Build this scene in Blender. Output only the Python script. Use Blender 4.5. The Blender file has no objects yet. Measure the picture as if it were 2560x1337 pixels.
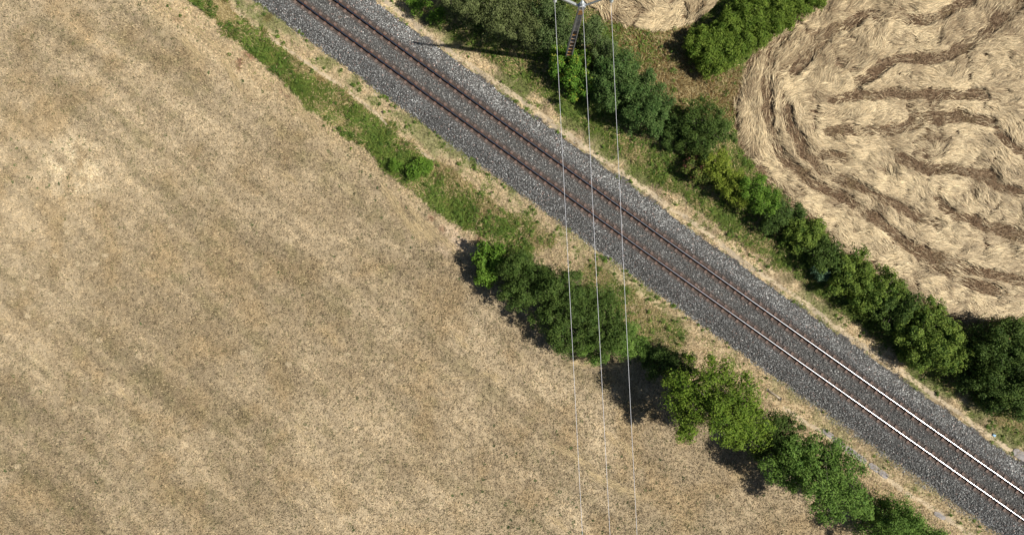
import bpy, math, random
import numpy as np
from mathutils import Vector

rng = np.random.default_rng(7)
random.seed(7)
SC = bpy.context.scene
COL = SC.collection
H = 49.3            # flying height of the camera above the fields, metres
S = 36.0            # photo pixels per metre on the ground
PI = math.pi

def at(px, py, z=0.0):
    """point of the place that lies at height z on the sight line of a photo pixel"""
    k = (H - z) / H / S
    return np.array([(px - 1280.0) * k, (668.5 - py) * k, z])

# ------------------------------------------------------------------ numpy noise
def _hash(ix, iy, seed):
    n = (ix.astype(np.int64) * 374761393 + iy.astype(np.int64) * 668265263 + seed * 974634777) & 0xFFFFFFFF
    n = ((n ^ (n >> 13)) * 1274126177) & 0xFFFFFFFF
    n = (n ^ (n >> 16)) & 0xFFFFFF
    return n / float(0xFFFFFF)
def vnoise(x, y, seed=0):
    ix = np.floor(x); iy = np.floor(y)
    fx = x - ix; fy = y - iy
    fx = fx * fx * (3 - 2 * fx); fy = fy * fy * (3 - 2 * fy)
    a = _hash(ix, iy, seed); b = _hash(ix + 1, iy, seed)
    c = _hash(ix, iy + 1, seed); d = _hash(ix + 1, iy + 1, seed)
    return (a * (1 - fx) + b * fx) * (1 - fy) + (c * (1 - fx) + d * fx) * fy
def fbm(x, y, seed=0, octv=4):
    t = 0; a = 0.5; s = 0
    for i in range(octv):
        t = t + a * vnoise(x, y, seed + i * 17); s += a
        x = x * 2.03 + 3.1; y = y * 2.03 + 1.7; a *= 0.5
    return t / s
def sm(a, b, x):
    t = np.clip((x - a) / (b - a), 0, 1)
    return t * t * (3 - 2 * t)
def mix(c1, c2, t):
    return np.asarray(c1) * (1 - t[..., None]) + np.asarray(c2) * t[..., None]
def inpoly(px, py, poly):
    r = np.zeros(px.shape, bool)
    n = len(poly)
    for i in range(n):
        x1, y1 = poly[i]; x2, y2 = poly[(i + 1) % n]
        c = ((y1 > py) != (y2 > py))
        with np.errstate(divide='ignore', invalid='ignore'):
            xi = (x2 - x1) * (py - y1) / (y2 - y1 + 1e-12) + x1
        r ^= c & (px < xi)
    return r
def polydist(px, py, pts):
    """distance to a polyline, and the angle (world) of its nearest piece"""
    best = np.full(px.shape, 1e9); ang = np.zeros(px.shape)
    for (x1, y1), (x2, y2) in zip(pts[:-1], pts[1:]):
        dx, dy = x2 - x1, y2 - y1
        t = np.clip(((px - x1) * dx + (py - y1) * dy) / (dx * dx + dy * dy), 0, 1)
        d = np.hypot(px - x1 - t * dx, py - y1 - t * dy)
        m = d < best
        best = np.where(m, d, best); ang = np.where(m, math.atan2(-dy, dx), ang)
    return best, ang

# ------------------------------------------------------------------ the line of the track
_tx = np.array([834, 1250, 1350, 1709, 1922.5, 2200, 2560.0])
_ty = np.array([32.7, 333.8, 407, 665.3, 816.5, 1012.9, 1266.0])
_tc = np.polyfit(_tx - 1700, _ty, 2)
def yc(px):
    q = np.clip(px, 300, 3200)
    y = np.polyval(_tc, q - 1700)
    return y + (px - q) * 0.715
def upx(px, py):            # photo-pixel distance square to the track, + towards the straw field
    return (yc(px) - py) * 0.8135
TRK = []
for _q in np.arange(-500, 3900, 20.0):
    TRK.append(at(_q, float(yc(_q)), 0.5)[:2])
TRK = np.array(TRK)
_seg = np.hypot(*np.diff(TRK, axis=0).T)
_cum = np.concatenate([[0], np.cumsum(_seg)])
TLEN = _cum[-1]
def track(s, u=0.0):
    s = np.asarray(s, float)
    x = np.interp(s, _cum, TRK[:, 0]); y = np.interp(s, _cum, TRK[:, 1])
    e = 0.4
    tx = np.interp(s + e, _cum, TRK[:, 0]) - np.interp(s - e, _cum, TRK[:, 0])
    ty = np.interp(s + e, _cum, TRK[:, 1]) - np.interp(s - e, _cum, TRK[:, 1])
    l = np.hypot(tx, ty) + 1e-9
    tx /= l; ty /= l
    return x - ty * u, y + tx * u, tx, ty
TA = math.atan2(TRK[120][1] - TRK[100][1], TRK[120][0] - TRK[100][0])

# ------------------------------------------------------------------ areas of the place, in photo pixels on the ground
HAY = [(2040, -60), (1995, 0), (1950, 42), (1900, 108), (1862, 165), (1842, 205), (1829, 262), (1836, 330), (1858, 398),
       (1905, 445), (1962, 502), (2022, 560), (2100, 628), (2200, 698), (2300, 762), (2370, 800), (2440, 815), (2500, 806), (2560, 795),
       (2900, 740), (2900, -400), (2300, -400)]
HAY2 = [(1440, -300), (1440, -20), (1468, 10), (1500, 45), (1560, 66), (1640, 82), (1716, 68), (1770, 32), (1800, 0), (1840, -60), (2000, -300)]
ROUGH = [(1480, 20), (1560, 60), (1640, 84), (1720, 68), (1790, 60), (1850, 180), (1832, 300), (1760, 300), (1660, 260), (1560, 140)]
STRIPES = [
    [(2075, 249), (2203, 236), (2338, 239), (2455, 239)],
    [(2068, 326), (2203, 330), (2253, 323), (2304, 303), (2371, 300)],
    [(2237, 145), (2304, 150), (2371, 141), (2422, 114), (2472, 74), (2523, 30), (2600, -40)],
    [(2041, 94), (2102, 67), (2152, 44)],
    [(2253, 50), (2304, 55), (2354, 34), (2415, 7), (2460, -40)],
    [(2011, 7), (1977, 60), (1927, 128), (1913, 202), (1913, 269), (1927, 337), (1960, 400), (2006, 444), (2045, 467), (2097, 483), (2146, 523),
     (2203, 560), (2253, 601), (2304, 635), (2354, 645), (2422, 671), (2523, 698), (2640, 720)],
    [(2253, 601), (2321, 655), (2371, 685), (2422, 709), (2489, 729)],
    [(2250, 400), (2310, 425), (2371, 421), (2438, 437), (2480, 445)],
    [(2338, 507), (2388, 537), (2455, 567), (2560, 598), (2660, 620)],
    [(2058, 387), (2090, 396), (2119, 397)],
    [(2490, 330), (2530, 370), (2580, 400)],
    [(1965, 265), (1975, 330), (2010, 385), (2058, 425), (2150, 470), (2250, 520), (2338, 560)],
    [(2304, 303), (2400, 290), (2470, 305)],
    [(1985, 180), (2030, 120), (2102, 67)],
    [(2150, 210), (2200, 165), (2237, 145)],
    [(2438, 437), (2500, 470), (2600, 500)],
]
EDGE = HAY[1:19]
GUIDES = STRIPES + [EDGE, [(2560, 760), (2460, 790), (2300, 730)], [(1500, -20), (1560, 30), (1640, 50), (1720, 30), (1780, -30)],
          [(2100, 180), (2180, 130), (2260, 100), (2400, 60)], [(2100, 450), (2200, 500), (2330, 590)]]

C = dict(dryl=(0.425, 0.336, 0.212), drym=(0.300, 0.231, 0.140), dryd=(0.200, 0.152, 0.092), olive=(0.19, 0.165, 0.07), green=(0.10, 0.15, 0.028),
         sand=(0.56, 0.44, 0.265), soil=(0.20, 0.135, 0.08), ochre=(0.40, 0.275, 0.125), stub=(0.235, 0.16, 0.095), straw=(0.56, 0.44, 0.265))

def field_height(x, y):
    h = (fbm(x * 0.35, y * 0.35, 5, 3) - 0.5) * 0.16
    px = 1280 + x * S; py = 668.5 - y * S
    u = upx(px, py)
    return h * np.clip((np.abs(u) - 95) / 60.0, 0, 1)

def area_colour(x, y):
    """the colour of the bare surface itself (soil, thatch of dead grass, living sward), no light in it"""
    px = 1280 + x * S; py = 668.5 - y * S
    wx = (fbm(x * 0.9, y * 0.9, 31, 4) - 0.5) * 40; wy = (fbm(x * 0.9, y * 0.9, 77, 4) - 0.5) * 40
    qx = px + wx; qy = py + wy
    u = upx(qx, qy)
    ca, sa = math.cos(TA), math.sin(TA)
    al = x * ca + y * sa; ac = -x * sa + y * ca
    n1 = fbm(x * 0.16, y * 0.16, 1, 4); n2 = 0.45 * fbm(al * 0.07, ac * 0.42, 2, 4) + 0.55 * fbm(al * 0.12, ac * 1.25, 8, 3); n3 = fbm(x * 1.3, y * 1.3, 3, 4); n4 = fbm(x * 0.5, y * 0.5, 4, 4)
    c = mix(C['dryl'], C['drym'], sm(0.32, 0.68, 0.5 * n1 + 0.5 * n4))
    c = mix(c, C['ochre'], 0.26 * sm(0.5, 0.75, n4))
    c = mix(c, C['dryd'], 0.40 * sm(0.47, 0.68, n2))
    c = mix(c, C['olive'], 0.34 * sm(0.5, 0.70, 0.6 * n2 + 0.4 * n3))
    c = c * (0.89 + 0.22 * fbm(x * 2.6, y * 2.6, 6, 3))[..., None]
    c = mix(c, (0.58, 0.475, 0.31), 0.8 * sm(125, 35, np.hypot(px - 190, py - 415)) * sm(0.3, 0.6, n3))
    fa = math.radians(-42); fal = x * math.cos(fa) + y * math.sin(fa); fac = -x * math.sin(fa) + y * math.cos(fa)
    row = 0.5 * fbm(fal * 0.16, fac * 2.6, 14, 3) + 0.5 * fbm(fal * 0.07, fac * 0.9, 15, 3)
    c = c * (0.87 + 0.27 * sm(0.30, 0.70, row))[..., None]
    c = c * (0.88 + 0.22 * sm(0.25, 0.75, fbm(x * 4.2, y * 4.2, 16, 2)))[..., None]
    # verge on the field side
    fringe = sm(-300, -255, u) * (u < -84) * (n4 * 0.6 + 0.5)
    c = mix(c, C['sand'], 0.75 * np.clip(fringe, 0, 1))
    c = mix(c, (0.56, 0.435, 0.30), 0.8 * sm(60, 20, np.hypot(px - 1130, py - 600)) * sm(0.35, 0.55, n3))
    for (ex, ey, er) in ((618, 142, 20), (600, 165, 14), (712, 228, 22), (725, 245, 12), (1068, 545, 12), (1105, 578, 18), (1190, 600, 12), (2300, 1330, 30), (668, 45, 24), (455, 45, 14)):
        c = mix(c, (0.23, 0.115, 0.065), 0.75 * sm(er, er * 0.3, np.hypot(qx - ex, qy - ey)) * sm(0.4, 0.55, n3))
    g = sm(0.46, 0.6, fbm(x * 0.7, y * 0.7, 9, 4)) * sm(-142, -118, u) * (u < -80) * sm(1500, 1150, px) 
    g2 = sm(0.5, 0.62, fbm(x * 0.7, y * 0.7, 9, 4)) * sm(-142, -118, u) * (u < -80)
    c = mix(c, C['green'], 0.55 * np.clip(g + 0.5 * g2, 0, 1))
    strip = (u < -146 + 26 * (n3 - 0.5)) & (u > -np.interp(px, [450, 560, 750, 1120, 1230], [190, 196, 225, 247, 240])) & (px < 1215 + 160 * (n4 - 0.3))
    gs = sm(0.38, 0.55, fbm(al * 0.35, ac * 0.8, 12, 4))
    c = np.where(strip[..., None], mix((0.22, 0.165, 0.065), C['green'], gs * 0.8), c)
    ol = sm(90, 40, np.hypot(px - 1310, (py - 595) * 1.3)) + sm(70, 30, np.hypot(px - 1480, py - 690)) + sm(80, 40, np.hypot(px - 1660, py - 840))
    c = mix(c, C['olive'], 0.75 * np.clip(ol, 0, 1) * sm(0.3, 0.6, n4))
    # straw side
    r = u > 84
    vr = mix(C['sand'], C['drym'], sm(0.35, 0.7, n3))
    vr = mix(vr, C['olive'], sm(112, 150, u + 60 * (n4 - 0.5)) * 0.9)
    vr = mix(vr, C['green'], sm(125, 175, u + 90 * (n3 - 0.5)) * 0.85)
    vr = mix(vr, C['green'], 0.5 * sm(0.52, 0.66, n4))
    c = np.where(r[..., None], vr, c)
    ro = inpoly(qx, qy, ROUGH)
    c = np.where(ro[..., None], mix((0.21, 0.15, 0.055), (0.16, 0.16, 0.045), sm(0.35, 0.65, n4)), c)
    hay = inpoly(qx * 0.5 + px * 0.5, qy * 0.5 + py * 0.5, HAY) | inpoly(px, py, HAY2)
    hc = mix(C['stub'], C['drym'], 0.35 * sm(0.4, 0.6, n3))
    c = np.where(hay[..., None], hc, c)
    c = np.where((np.abs(u) < 84)[..., None], np.array((0.13, 0.12, 0.11)), c)
    return c

# ------------------------------------------------------------------ helpers for objects
def tag(o, label=None, cat=None, group=None, kind=None):
    if label: o['label'] = label
    if cat: o['category'] = cat
    if group: o['group'] = group
    if kind: o['kind'] = kind
    return o
def thing(name, loc, label, cat, group=None):
    o = bpy.data.objects.new(name, None); COL.objects.link(o)
    o.location = [float(v) for v in loc]; o.empty_display_size = 0.3
    return tag(o, label, cat, group)
def link(name, me, parent=None):
    o = bpy.data.objects.new(name, me); COL.objects.link(o)
    if parent is not None: o.parent = parent
    return o
def npmesh(name, v, f, mat, col=None, smooth=False):
    """mesh from arrays: v (n,3), f (m,k); col (n,3) is the colour per vertex"""
    v = np.ascontiguousarray(v, dtype=np.float32); f = np.ascontiguousarray(f, dtype=np.int32)
    me = bpy.data.meshes.new(name)
    k = f.shape[1]
    me.vertices.add(len(v)); me.vertices.foreach_set('co', v.ravel())
    me.loops.add(f.size); me.loops.foreach_set('vertex_index', f.ravel())
    me.polygons.add(len(f))
    me.polygons.foreach_set('loop_start', np.arange(0, f.size, k, dtype=np.int32))
    me.polygons.foreach_set('loop_total', np.full(len(f), k, dtype=np.int32))
    if smooth: me.polygons.foreach_set('use_smooth', np.ones(len(f), dtype=bool))
    if col is not None:
        a = me.color_attributes.new('col', 'FLOAT_COLOR', 'POINT')
        c4 = np.ones((len(v), 4), dtype=np.float32); c4[:, :3] = np.clip(col, 0, 1)
        a.data.foreach_set('color', c4.ravel())
    me.update(calc_edges=True)
    mats = mat if isinstance(mat, (list, tuple)) else [mat]
    for m in mats: me.materials.append(m)
    return me

class MB:
    """collects boxes, tubes and rings for one mesh"""
    def __init__(s): s.v = []; s.f = []; s.m = []
    def add(s, vs, fs, mi=0):
        b = len(s.v); s.v += [tuple(float(q) for q in p) for p in vs]; s.f += [[i + b for i in f] for f in fs]; s.m += [mi] * len(fs)
    def box(s, c, h, ax=None, mi=0, top=1.0):
        ax = ax or (Vector((1, 0, 0)), Vector((0, 1, 0)), Vector((0, 0, 1)))
        c = Vector(c); vs = []
        for k in (-1, 1):
            t = top if k > 0 else 1.0
            for a, b in ((-1, -1), (1, -1), (1, 1), (-1, 1)):
                vs.append(c + ax[0] * h[0] * a * t + ax[1] * h[1] * b * t + ax[2] * h[2] * k)
        s.add(vs, [[3, 2, 1, 0], [4, 5, 6, 7], [0, 1, 5, 4], [1, 2, 6, 5], [2, 3, 7, 6], [3, 0, 4, 7]], mi)
    def tube(s, pts, rad, n=8, mi=0):
        pts = [Vector(p) for p in pts]; vs = []; fs = []
        for i, p in enumerate(pts):
            d = (pts[min(i + 1, len(pts) - 1)] - pts[max(i - 1, 0)])
            d = d.normalized() if d.length > 1e-9 else Vector((0, 0, 1))
            a = d.cross(Vector((0, 0, 1)) if abs(d.z) < 0.9 else Vector((1, 0, 0))).normalized(); b = d.cross(a)
            r = rad[i] if isinstance(rad, (list, tuple)) else rad
            for k in range(n):
                t = 2 * PI * k / n
                vs.append(p + a * (r * math.cos(t)) + b * (r * math.sin(t)))
        for i in range(len(pts) - 1):
            for k in range(n):
                k2 = (k + 1) % n
                fs.append([i * n + k, i * n + k2, (i + 1) * n + k2, (i + 1) * n + k])
        fs.append(list(range(n))[::-1]); fs.append([(len(pts) - 1) * n + k for k in range(n)])
        s.add(vs, fs, mi)
    def build(s, name, mats, parent=None, smooth=False):
        me = bpy.data.meshes.new(name); me.from_pydata(s.v, [], s.f)
        mats = mats if isinstance(mats, (list, tuple)) else [mats]
        for m in mats: me.materials.append(m)
        me.polygons.foreach_set('material_index', s.m)
        if smooth: me.polygons.foreach_set('use_smooth', [True] * len(s.f))
        me.update()
        return link(name, me, parent)

# ------------------------------------------------------------------ materials
def newmat(name):
    m = bpy.data.materials.new(name); m.use_nodes = True
    nt = m.node_tree; nt.nodes.clear()
    return m, nt, nt.nodes.new('ShaderNodeOutputMaterial')
def noise_node(nt, scale, detail=4.0, rough=0.6):
    tc = nt.nodes.new('ShaderNodeTexCoord'); n = nt.nodes.new('ShaderNodeTexNoise')
    n.inputs['Scale'].default_value = scale; n.inputs['Detail'].default_value = detail; n.inputs['Roughness'].default_value = rough
    nt.links.new(tc.outputs['Object'], n.inputs['Vector'])
    return n
def ramp(nt, fac, stops):
    r = nt.nodes.new('ShaderNodeValToRGB'); e = r.color_ramp.elements
    while len(e) < len(stops): e.new(0.5)
    for i, (p, c) in enumerate(stops):
        e[i].position = p; e[i].color = (c[0], c[1], c[2], 1)
    nt.links.new(fac, r.inputs['Fac'])
    return r
def mat_attr(name, trans=0.0, rough=0.85, gloss=0.15, speckle=None, bump=None):
    m, nt, out = newmat(name)
    at_ = nt.nodes.new('ShaderNodeAttribute'); at_.attribute_name = 'col'
    colr = at_.outputs['Color']
    bs = nt.nodes.new('ShaderNodeBsdfPrincipled')
    bs.inputs['Roughness'].default_value = rough
    bs.inputs['Specular IOR Level'].default_value = gloss
    if speckle:
        n = noise_node(nt, speckle[0], 6.0, 0.7)
        r = ramp(nt, n.outputs['Fac'], [(0.3, [speckle[1]] * 3), (0.5, (1, 1, 1)), (0.72, [speckle[2]] * 3)])
        mx = nt.nodes.new('ShaderNodeMix'); mx.data_type = 'RGBA'; mx.blend_type = 'MULTIPLY'
        mx.inputs['Factor'].default_value = 1
        nt.links.new(colr, mx.inputs[6]); nt.links.new(r.outputs['Color'], mx.inputs[7])
        colr = mx.outputs[2]
        if bump:
            b = nt.nodes.new('ShaderNodeBump'); b.inputs['Strength'].default_value = bump; b.inputs['Distance'].default_value = 0.06
            nt.links.new(n.outputs['Fac'], b.inputs['Height']); nt.links.new(b.outputs['Normal'], bs.inputs['Normal'])
    nt.links.new(colr, bs.inputs['Base Color'])
    if trans > 0:
        tr = nt.nodes.new('ShaderNodeBsdfTranslucent'); nt.links.new(colr, tr.inputs['Color'])
        mxs = nt.nodes.new('ShaderNodeMixShader'); mxs.inputs[0].default_value = trans
        nt.links.new(bs.outputs[0], mxs.inputs[1]); nt.links.new(tr.outputs[0], mxs.inputs[2])
        nt.links.new(mxs.outputs[0], out.inputs['Surface'])
    else:
        nt.links.new(bs.outputs[0], out.inputs['Surface'])
    return m
def mat_proc(name, stops, scale=6.0, rough=0.8, metal=0.0, spec=0.3, bump=0.0, detail=5.0):
    m, nt, out = newmat(name)
    n = noise_node(nt, scale, detail, 0.65)
    r = ramp(nt, n.outputs['Fac'], stops)
    bs = nt.nodes.new('ShaderNodeBsdfPrincipled')
    bs.inputs['Roughness'].default_value = rough; bs.inputs['Metallic'].default_value = metal
    bs.inputs['Specular IOR Level'].default_value = spec
    nt.links.new(r.outputs['Color'], bs.inputs['Base Color'])
    if bump:
        b = nt.nodes.new('ShaderNodeBump'); b.inputs['Strength'].default_value = bump; b.inputs['Distance'].default_value = 0.02
        nt.links.new(n.outputs['Fac'], b.inputs['Height']); nt.links.new(b.outputs['Normal'], bs.inputs['Normal'])
    nt.links.new(bs.outputs[0], out.inputs['Surface'])
    return m

M_ground = mat_attr('sward', speckle=(11.0, 0.55, 1.35), bump=0.6)
M_path = mat_attr('trodden_dirt', speckle=(5.0, 0.8, 1.15), bump=0.3)
M_bed = mat_attr('ballast_bed', speckle=(14.0, 0.5, 1.4), bump=0.8)
M_stone = mat_attr('ballast_stone', rough=0.75, gloss=0.3)
M_grass = mat_attr('grass_blade', trans=0.2, rough=0.7, gloss=0.2)
M_straw = mat_attr('straw', trans=0.1, rough=0.6, gloss=0.3)
M_leaf = mat_attr('leaf', trans=0.22, rough=0.6, gloss=0.12)
M_bark = mat_proc('bark', [(0.3, (0.07, 0.055, 0.04)), (0.7, (0.22, 0.19, 0.15))], 12, 0.9, bump=0.6)
M_conc = mat_proc('pole_concrete', [(0.25, (0.20, 0.195, 0.185)), (0.55, (0.36, 0.35, 0.33)), (0.8, (0.50, 0.48, 0.45))], 5, 0.9, bump=0.4)
M_lich = mat_proc('lichen_concrete', [(0.42, (0.40, 0.38, 0.35)), (0.52, (0.50, 0.25, 0.07)), (0.75, (0.58, 0.29, 0.08))], 6, 0.9, bump=0.3)
M_galv = mat_proc('galvanised_steel', [(0.3, (0.50, 0.52, 0.54)), (0.7, (0.66, 0.68, 0.70))], 9, 0.45, metal=0.7)
M_glass = mat_proc('insulator_porcelain', [(0.3, (0.55, 0.62, 0.60)), (0.7, (0.72, 0.76, 0.75))], 4, 0.2, spec=0.5)
M_wire = mat_proc('aluminium_wire', [(0.3, (0.58, 0.58, 0.61)), (0.7, (0.74, 0.74, 0.77))], 20, 0.5, metal=0.2)
M_rust = mat_proc('rusty_rail', [(0.3, (0.030, 0.018, 0.013)), (0.7, (0.075, 0.042, 0.028))], 7, 0.85)
M_steel = mat_proc('polished_railhead', [(0.3, (0.34, 0.345, 0.36)), (0.7, (0.45, 0.46, 0.475))], 5, 0.27, metal=1.0)
M_plate = mat_proc('chair_plate', [(0.3, (0.12, 0.085, 0.068)), (0.7, (0.215, 0.155, 0.125))], 9, 0.9, bump=0.4)
M_clip = mat_proc('rusty_clip', [(0.3, (0.15, 0.05, 0.025)), (0.7, (0.36, 0.10, 0.045))], 8, 0.85)
M_sleep = mat_proc('sleeper', [(0.3, (0.10, 0.08, 0.065)), (0.7, (0.20, 0.165, 0.14))], 6, 0.9, bump=0.4)
M_slab = mat_proc('weathered_slab', [(0.3, (0.17, 0.155, 0.145)), (0.55, (0.29, 0.265, 0.25)), (0.8, (0.40, 0.37, 0.35))], 5, 0.95, bump=0.6)
M_timber = mat_proc('grey_timber', [(0.3, (0.22, 0.17, 0.11)), (0.7, (0.55, 0.47, 0.36))], 8, 0.9, bump=0.5)
M_tin = mat_proc('dark_iron', [(0.3, (0.03, 0.028, 0.025)), (0.7, (0.08, 0.07, 0.06))], 8, 0.8)
M_blue = mat_proc('blue_sheet', [(0.3, (0.20, 0.42, 0.62)), (0.7, (0.42, 0.62, 0.78))], 11, 0.5)
M_white = mat_proc('white_post', [(0.3, (0.62, 0.60, 0.58)), (0.7, (0.78, 0.76, 0.74))], 8, 0.7)

# ------------------------------------------------------------------ ground: one sheet to the horizon
def axis(lo, hi, step):
    fine = np.arange(lo, hi + step / 2, step)
    far = np.array([2, 5, 10, 20, 40, 80, 160, 320, 640, 1280, 2500.0])
    return np.concatenate([lo - far[::-1], fine, hi + far])
def grid_faces(nx, ny):
    i = np.arange(nx - 1)[None, :] + np.arange(ny - 1)[:, None] * nx
    i = i.ravel()
    return np.stack([i, i + 1, i + nx + 1, i + nx], 1)
ax_, ay_ = axis(-39, 41, 0.125), axis(-22, 23, 0.125)
X, Y = np.meshgrid(ax_, ay_)
gx, gy = X.ravel(), Y.ravel()
gz = field_height(gx, gy)
gm = npmesh('ground', np.stack([gx, gy, gz], 1), grid_faces(len(ax_), len(ay_)), M_ground, area_colour(gx, gy), True)
tag(link('ground', gm), kind='structure')

def sheet(name, mask, colf, dz, mat, step=0.1, box=(-39, 41, -22, 23)):
    xs = np.arange(box[0], box[1], step); ys = np.arange(box[2], box[3], step)
    X, Y = np.meshgrid(xs, ys); x = X.ravel(); y = Y.ravel()
    f = grid_faces(len(xs), len(ys))
    cx = x[f].mean(1); cy = y[f].mean(1)
    f = f[mask(cx, cy)]
    used = np.unique(f); rm = np.zeros(len(x), int); rm[used] = np.arange(len(used))
    x = x[used]; y = y[used]
    v = np.stack([x, y, field_height(x, y) + dz], 1)
    return tag(link(name, npmesh(name, v, rm[f], mat, colf(x, y), True)), kind='structure')

def hay_mask(x, y):
    px = 1280 + x * S; py = 668.5 - y * S
    w = (fbm(x * 1.2, y * 1.2, 41, 4) - 0.5) * 22
    return inpoly(px + w, py - w, HAY) | inpoly(px + w, py - w, HAY2)
def hay_colour(x, y):
    n = fbm(x * 1.1, y * 1.1, 43, 4)
    c = mix((0.205, 0.135, 0.08), (0.30, 0.215, 0.13), sm(0.3, 0.7, n))
    return mix(c, (0.17, 0.15, 0.06), 0.4 * sm(0.58, 0.75, fbm(x * 0.6, y * 0.6, 47, 3)))
sheet('straw_field', hay_mask, hay_colour, 0.006, M_ground, 0.125)

PATH_R = [(940, -20), (1000, 32), (1150, 147), (1240, 207), (1320, 265), (1410, 330), (1484, 385), (1549, 428), (1589, 457), (1637, 492),
          (1685, 526), (1731, 554), (1828, 632), (1900, 683), (2011, 756), (2088, 816), (2156, 863), (2270, 941), (2333, 988), (2391, 1028),
          (2428, 1057), (2486, 1098), (2532, 1129), (2640, 1200)]
PATH_L = [(600, 40), (657, 84), (717, 124), (781, 168), (852, 215), (936, 279), (1003, 347), (1100, 415), (1200, 490)]
PATH_L2 = [(1960, 1020), (2017, 1058), (2058, 1080), (2090, 1109), (2168, 1160),
           (2226, 1202), (2260, 1228), (2333, 1271), (2440, 1345)]
def path_mask_for(pts, wid):
    def mk(x, y):
        px = 1280 + x * S; py = 668.5 - y * S
        d, _ = polydist(px, py, pts)
        return d < wid * (0.55 + 0.9 * fbm(x * 1.5, y * 1.5, 51, 3)) * (0.8 + 0.5 * (fbm(x * 0.3, y * 0.3, 52, 2) - 0.3))
    return mk
def path_colour(x, y):
    n = fbm(x * 0.9, y * 0.9, 55, 4)
    return mix((0.53, 0.425, 0.28), (0.38, 0.31, 0.215), sm(0.4, 0.7, n))
sheet('dirt_path', path_mask_for(PATH_R, 7.5), path_colour, 0.006, M_path, 0.06)
sheet('dirt_path', path_mask_for(PATH_L2, 6.0), path_colour, 0.006, M_path, 0.06)
sheet('dirt_path', path_mask_for(PATH_L, 3.6), path_colour, 0.006, M_path, 0.06)

# ------------------------------------------------------------------ ballast
BP = [(-3.2, -0.10), (-2.62, 0.0), (-2.35, 0.05), (-1.55, 0.44), (-1.3, 0.46), (-0.95, 0.405), (0, 0.40), (0.95, 0.405), (1.3, 0.46), (1.5, 0.45), (2.2, 0.06), (2.45, 0.0), (2.9, -0.10)]
BU = np.array([p[0] for p in BP]); BZ = np.array([p[1] for p in BP])
def ballast_z(u): return np.interp(u, BU, BZ)
S0, S1 = float(_cum[30]), float(_cum[-32])
def edge_u(s, side):
    x, y, _, _ = track(s)
    w = (fbm(s * 0.7, s * 0 + 3.3, 61 + side, 4) - 0.5) * 0.5
    return (2.28 + w) if side > 0 else -(2.42 + np.clip((x + 10) / 40, 0, 1) * 0.32 + w)
ss = np.arange(S0, S1, 0.25); uu = np.arange(-3.1, 2.81, 0.1)
SSg, UUg = np.meshgrid(ss, uu)
bx_, by_, _, _ = track(SSg.ravel(), UUg.ravel())
un = UUg.ravel()
def stone_colour(u, k):
    """greys of the crushed stone; brake dust and rust brown near the rails"""
    b = np.clip(rng.lognormal(math.log(0.195), 0.5, k), 0.04, 0.7)
    c = np.stack([b * 1.0, b * 1.0, b * 0.955], 1)
    p = rng.random(k)
    c = np.where((p < 0.05)[:, None], np.stack([b * 1.25, b * 0.92, b * 0.8], 1), c)
    c = c * (1 - sm(1.05, 0.75, np.abs(u)) * np.array([[0.07], [0.08], [0.10]])).T
    d = np.minimum(np.abs(u - 0.75), np.abs(u + 0.75))
    t = sm(0.52, 0.18, d) * (0.62 + 0.35 * rng.random(k))
    br = np.stack([0.15 * (0.5 + b * 3), 0.098 * (0.5 + b * 3), 0.075 * (0.5 + b * 3)], 1) * 0.75
    return c * (1 - t[:, None]) + br * t[:, None]
bc = np.tile(np.array((0.085, 0.082, 0.077)), (len(un), 1))
bc = mix(bc, (0.085, 0.058, 0.045), sm(0.4, 0.1, np.minimum(np.abs(un - 0.75), np.abs(un + 0.75))))
bm_ = npmesh('ballast_bed', np.stack([bx_, by_, ballast_z(un) - 0.012], 1), grid_faces(len(ss), len(uu)), M_bed, bc, True)
tag(link('ballast_bed', bm_), kind='structure')

def stones(s, u, z, r, col):
    k = len(s)
    x, y, _, _ = track(s, u)
    base = np.array([(1, 0, 0), (-1, 0, 0), (0, 1, 0), (0, -1, 0), (0, 0, 1), (0, 0, -1), ], float)
    sc = r[:, None, None] * rng.uniform(0.6, 1.25, (k, 6, 1))
    v = base[None] * sc + rng.normal(0, 0.22, (k, 6, 3)) * r[:, None, None]
    # random turn
    q = rng.normal(size=(k, 4)); q /= np.linalg.norm(q, axis=1)[:, None]
    w, a, b, c = q.T
    R = np.stack([np.stack([1 - 2 * (b * b + c * c), 2 * (a * b - c * w), 2 * (a * c + b * w)], -1),
                  np.stack([2 * (a * b + c * w), 1 - 2 * (a * a + c * c), 2 * (b * c - a * w)], -1),
                  np.stack([2 * (a * c - b * w), 2 * (b * c + a * w), 1 - 2 * (a * a + b * b)], -1)], 1)
    v = np.einsum('kij,knj->kni', R, v)
    v += np.stack([x, y, z], 1)[:, None]
    f0 = np.array([(0, 2, 4), (2, 1, 4), (1, 3, 4), (3, 0, 4), (2, 0, 5), (1, 2, 5), (3, 1, 5), (0, 3, 5)])
    f = (f0[None] + (np.arange(k) * 6)[:, None, None]).reshape(-1, 3)
    return v.reshape(-1, 3), f, np.repeat(col, 6, axis=0)
NS = 165000
sA, sB = S0 + 2, S1 - 2
st_s = rng.uniform(sA, sB, NS); st_u = rng.uniform(-2.95, 2.75, NS)
keep = (st_u < edge_u(st_s, 1) + rng.exponential(0.07, NS)) & (st_u > edge_u(st_s, 0) - rng.exponential(0.10, NS))
dr = np.minimum(np.abs(st_u - 0.75), np.abs(st_u + 0.75))
keep &= (dr > 0.10)
st_s, st_u = st_s[keep], st_u[keep]
st_r = rng.uniform(0.026, 0.056, len(st_s))
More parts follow.
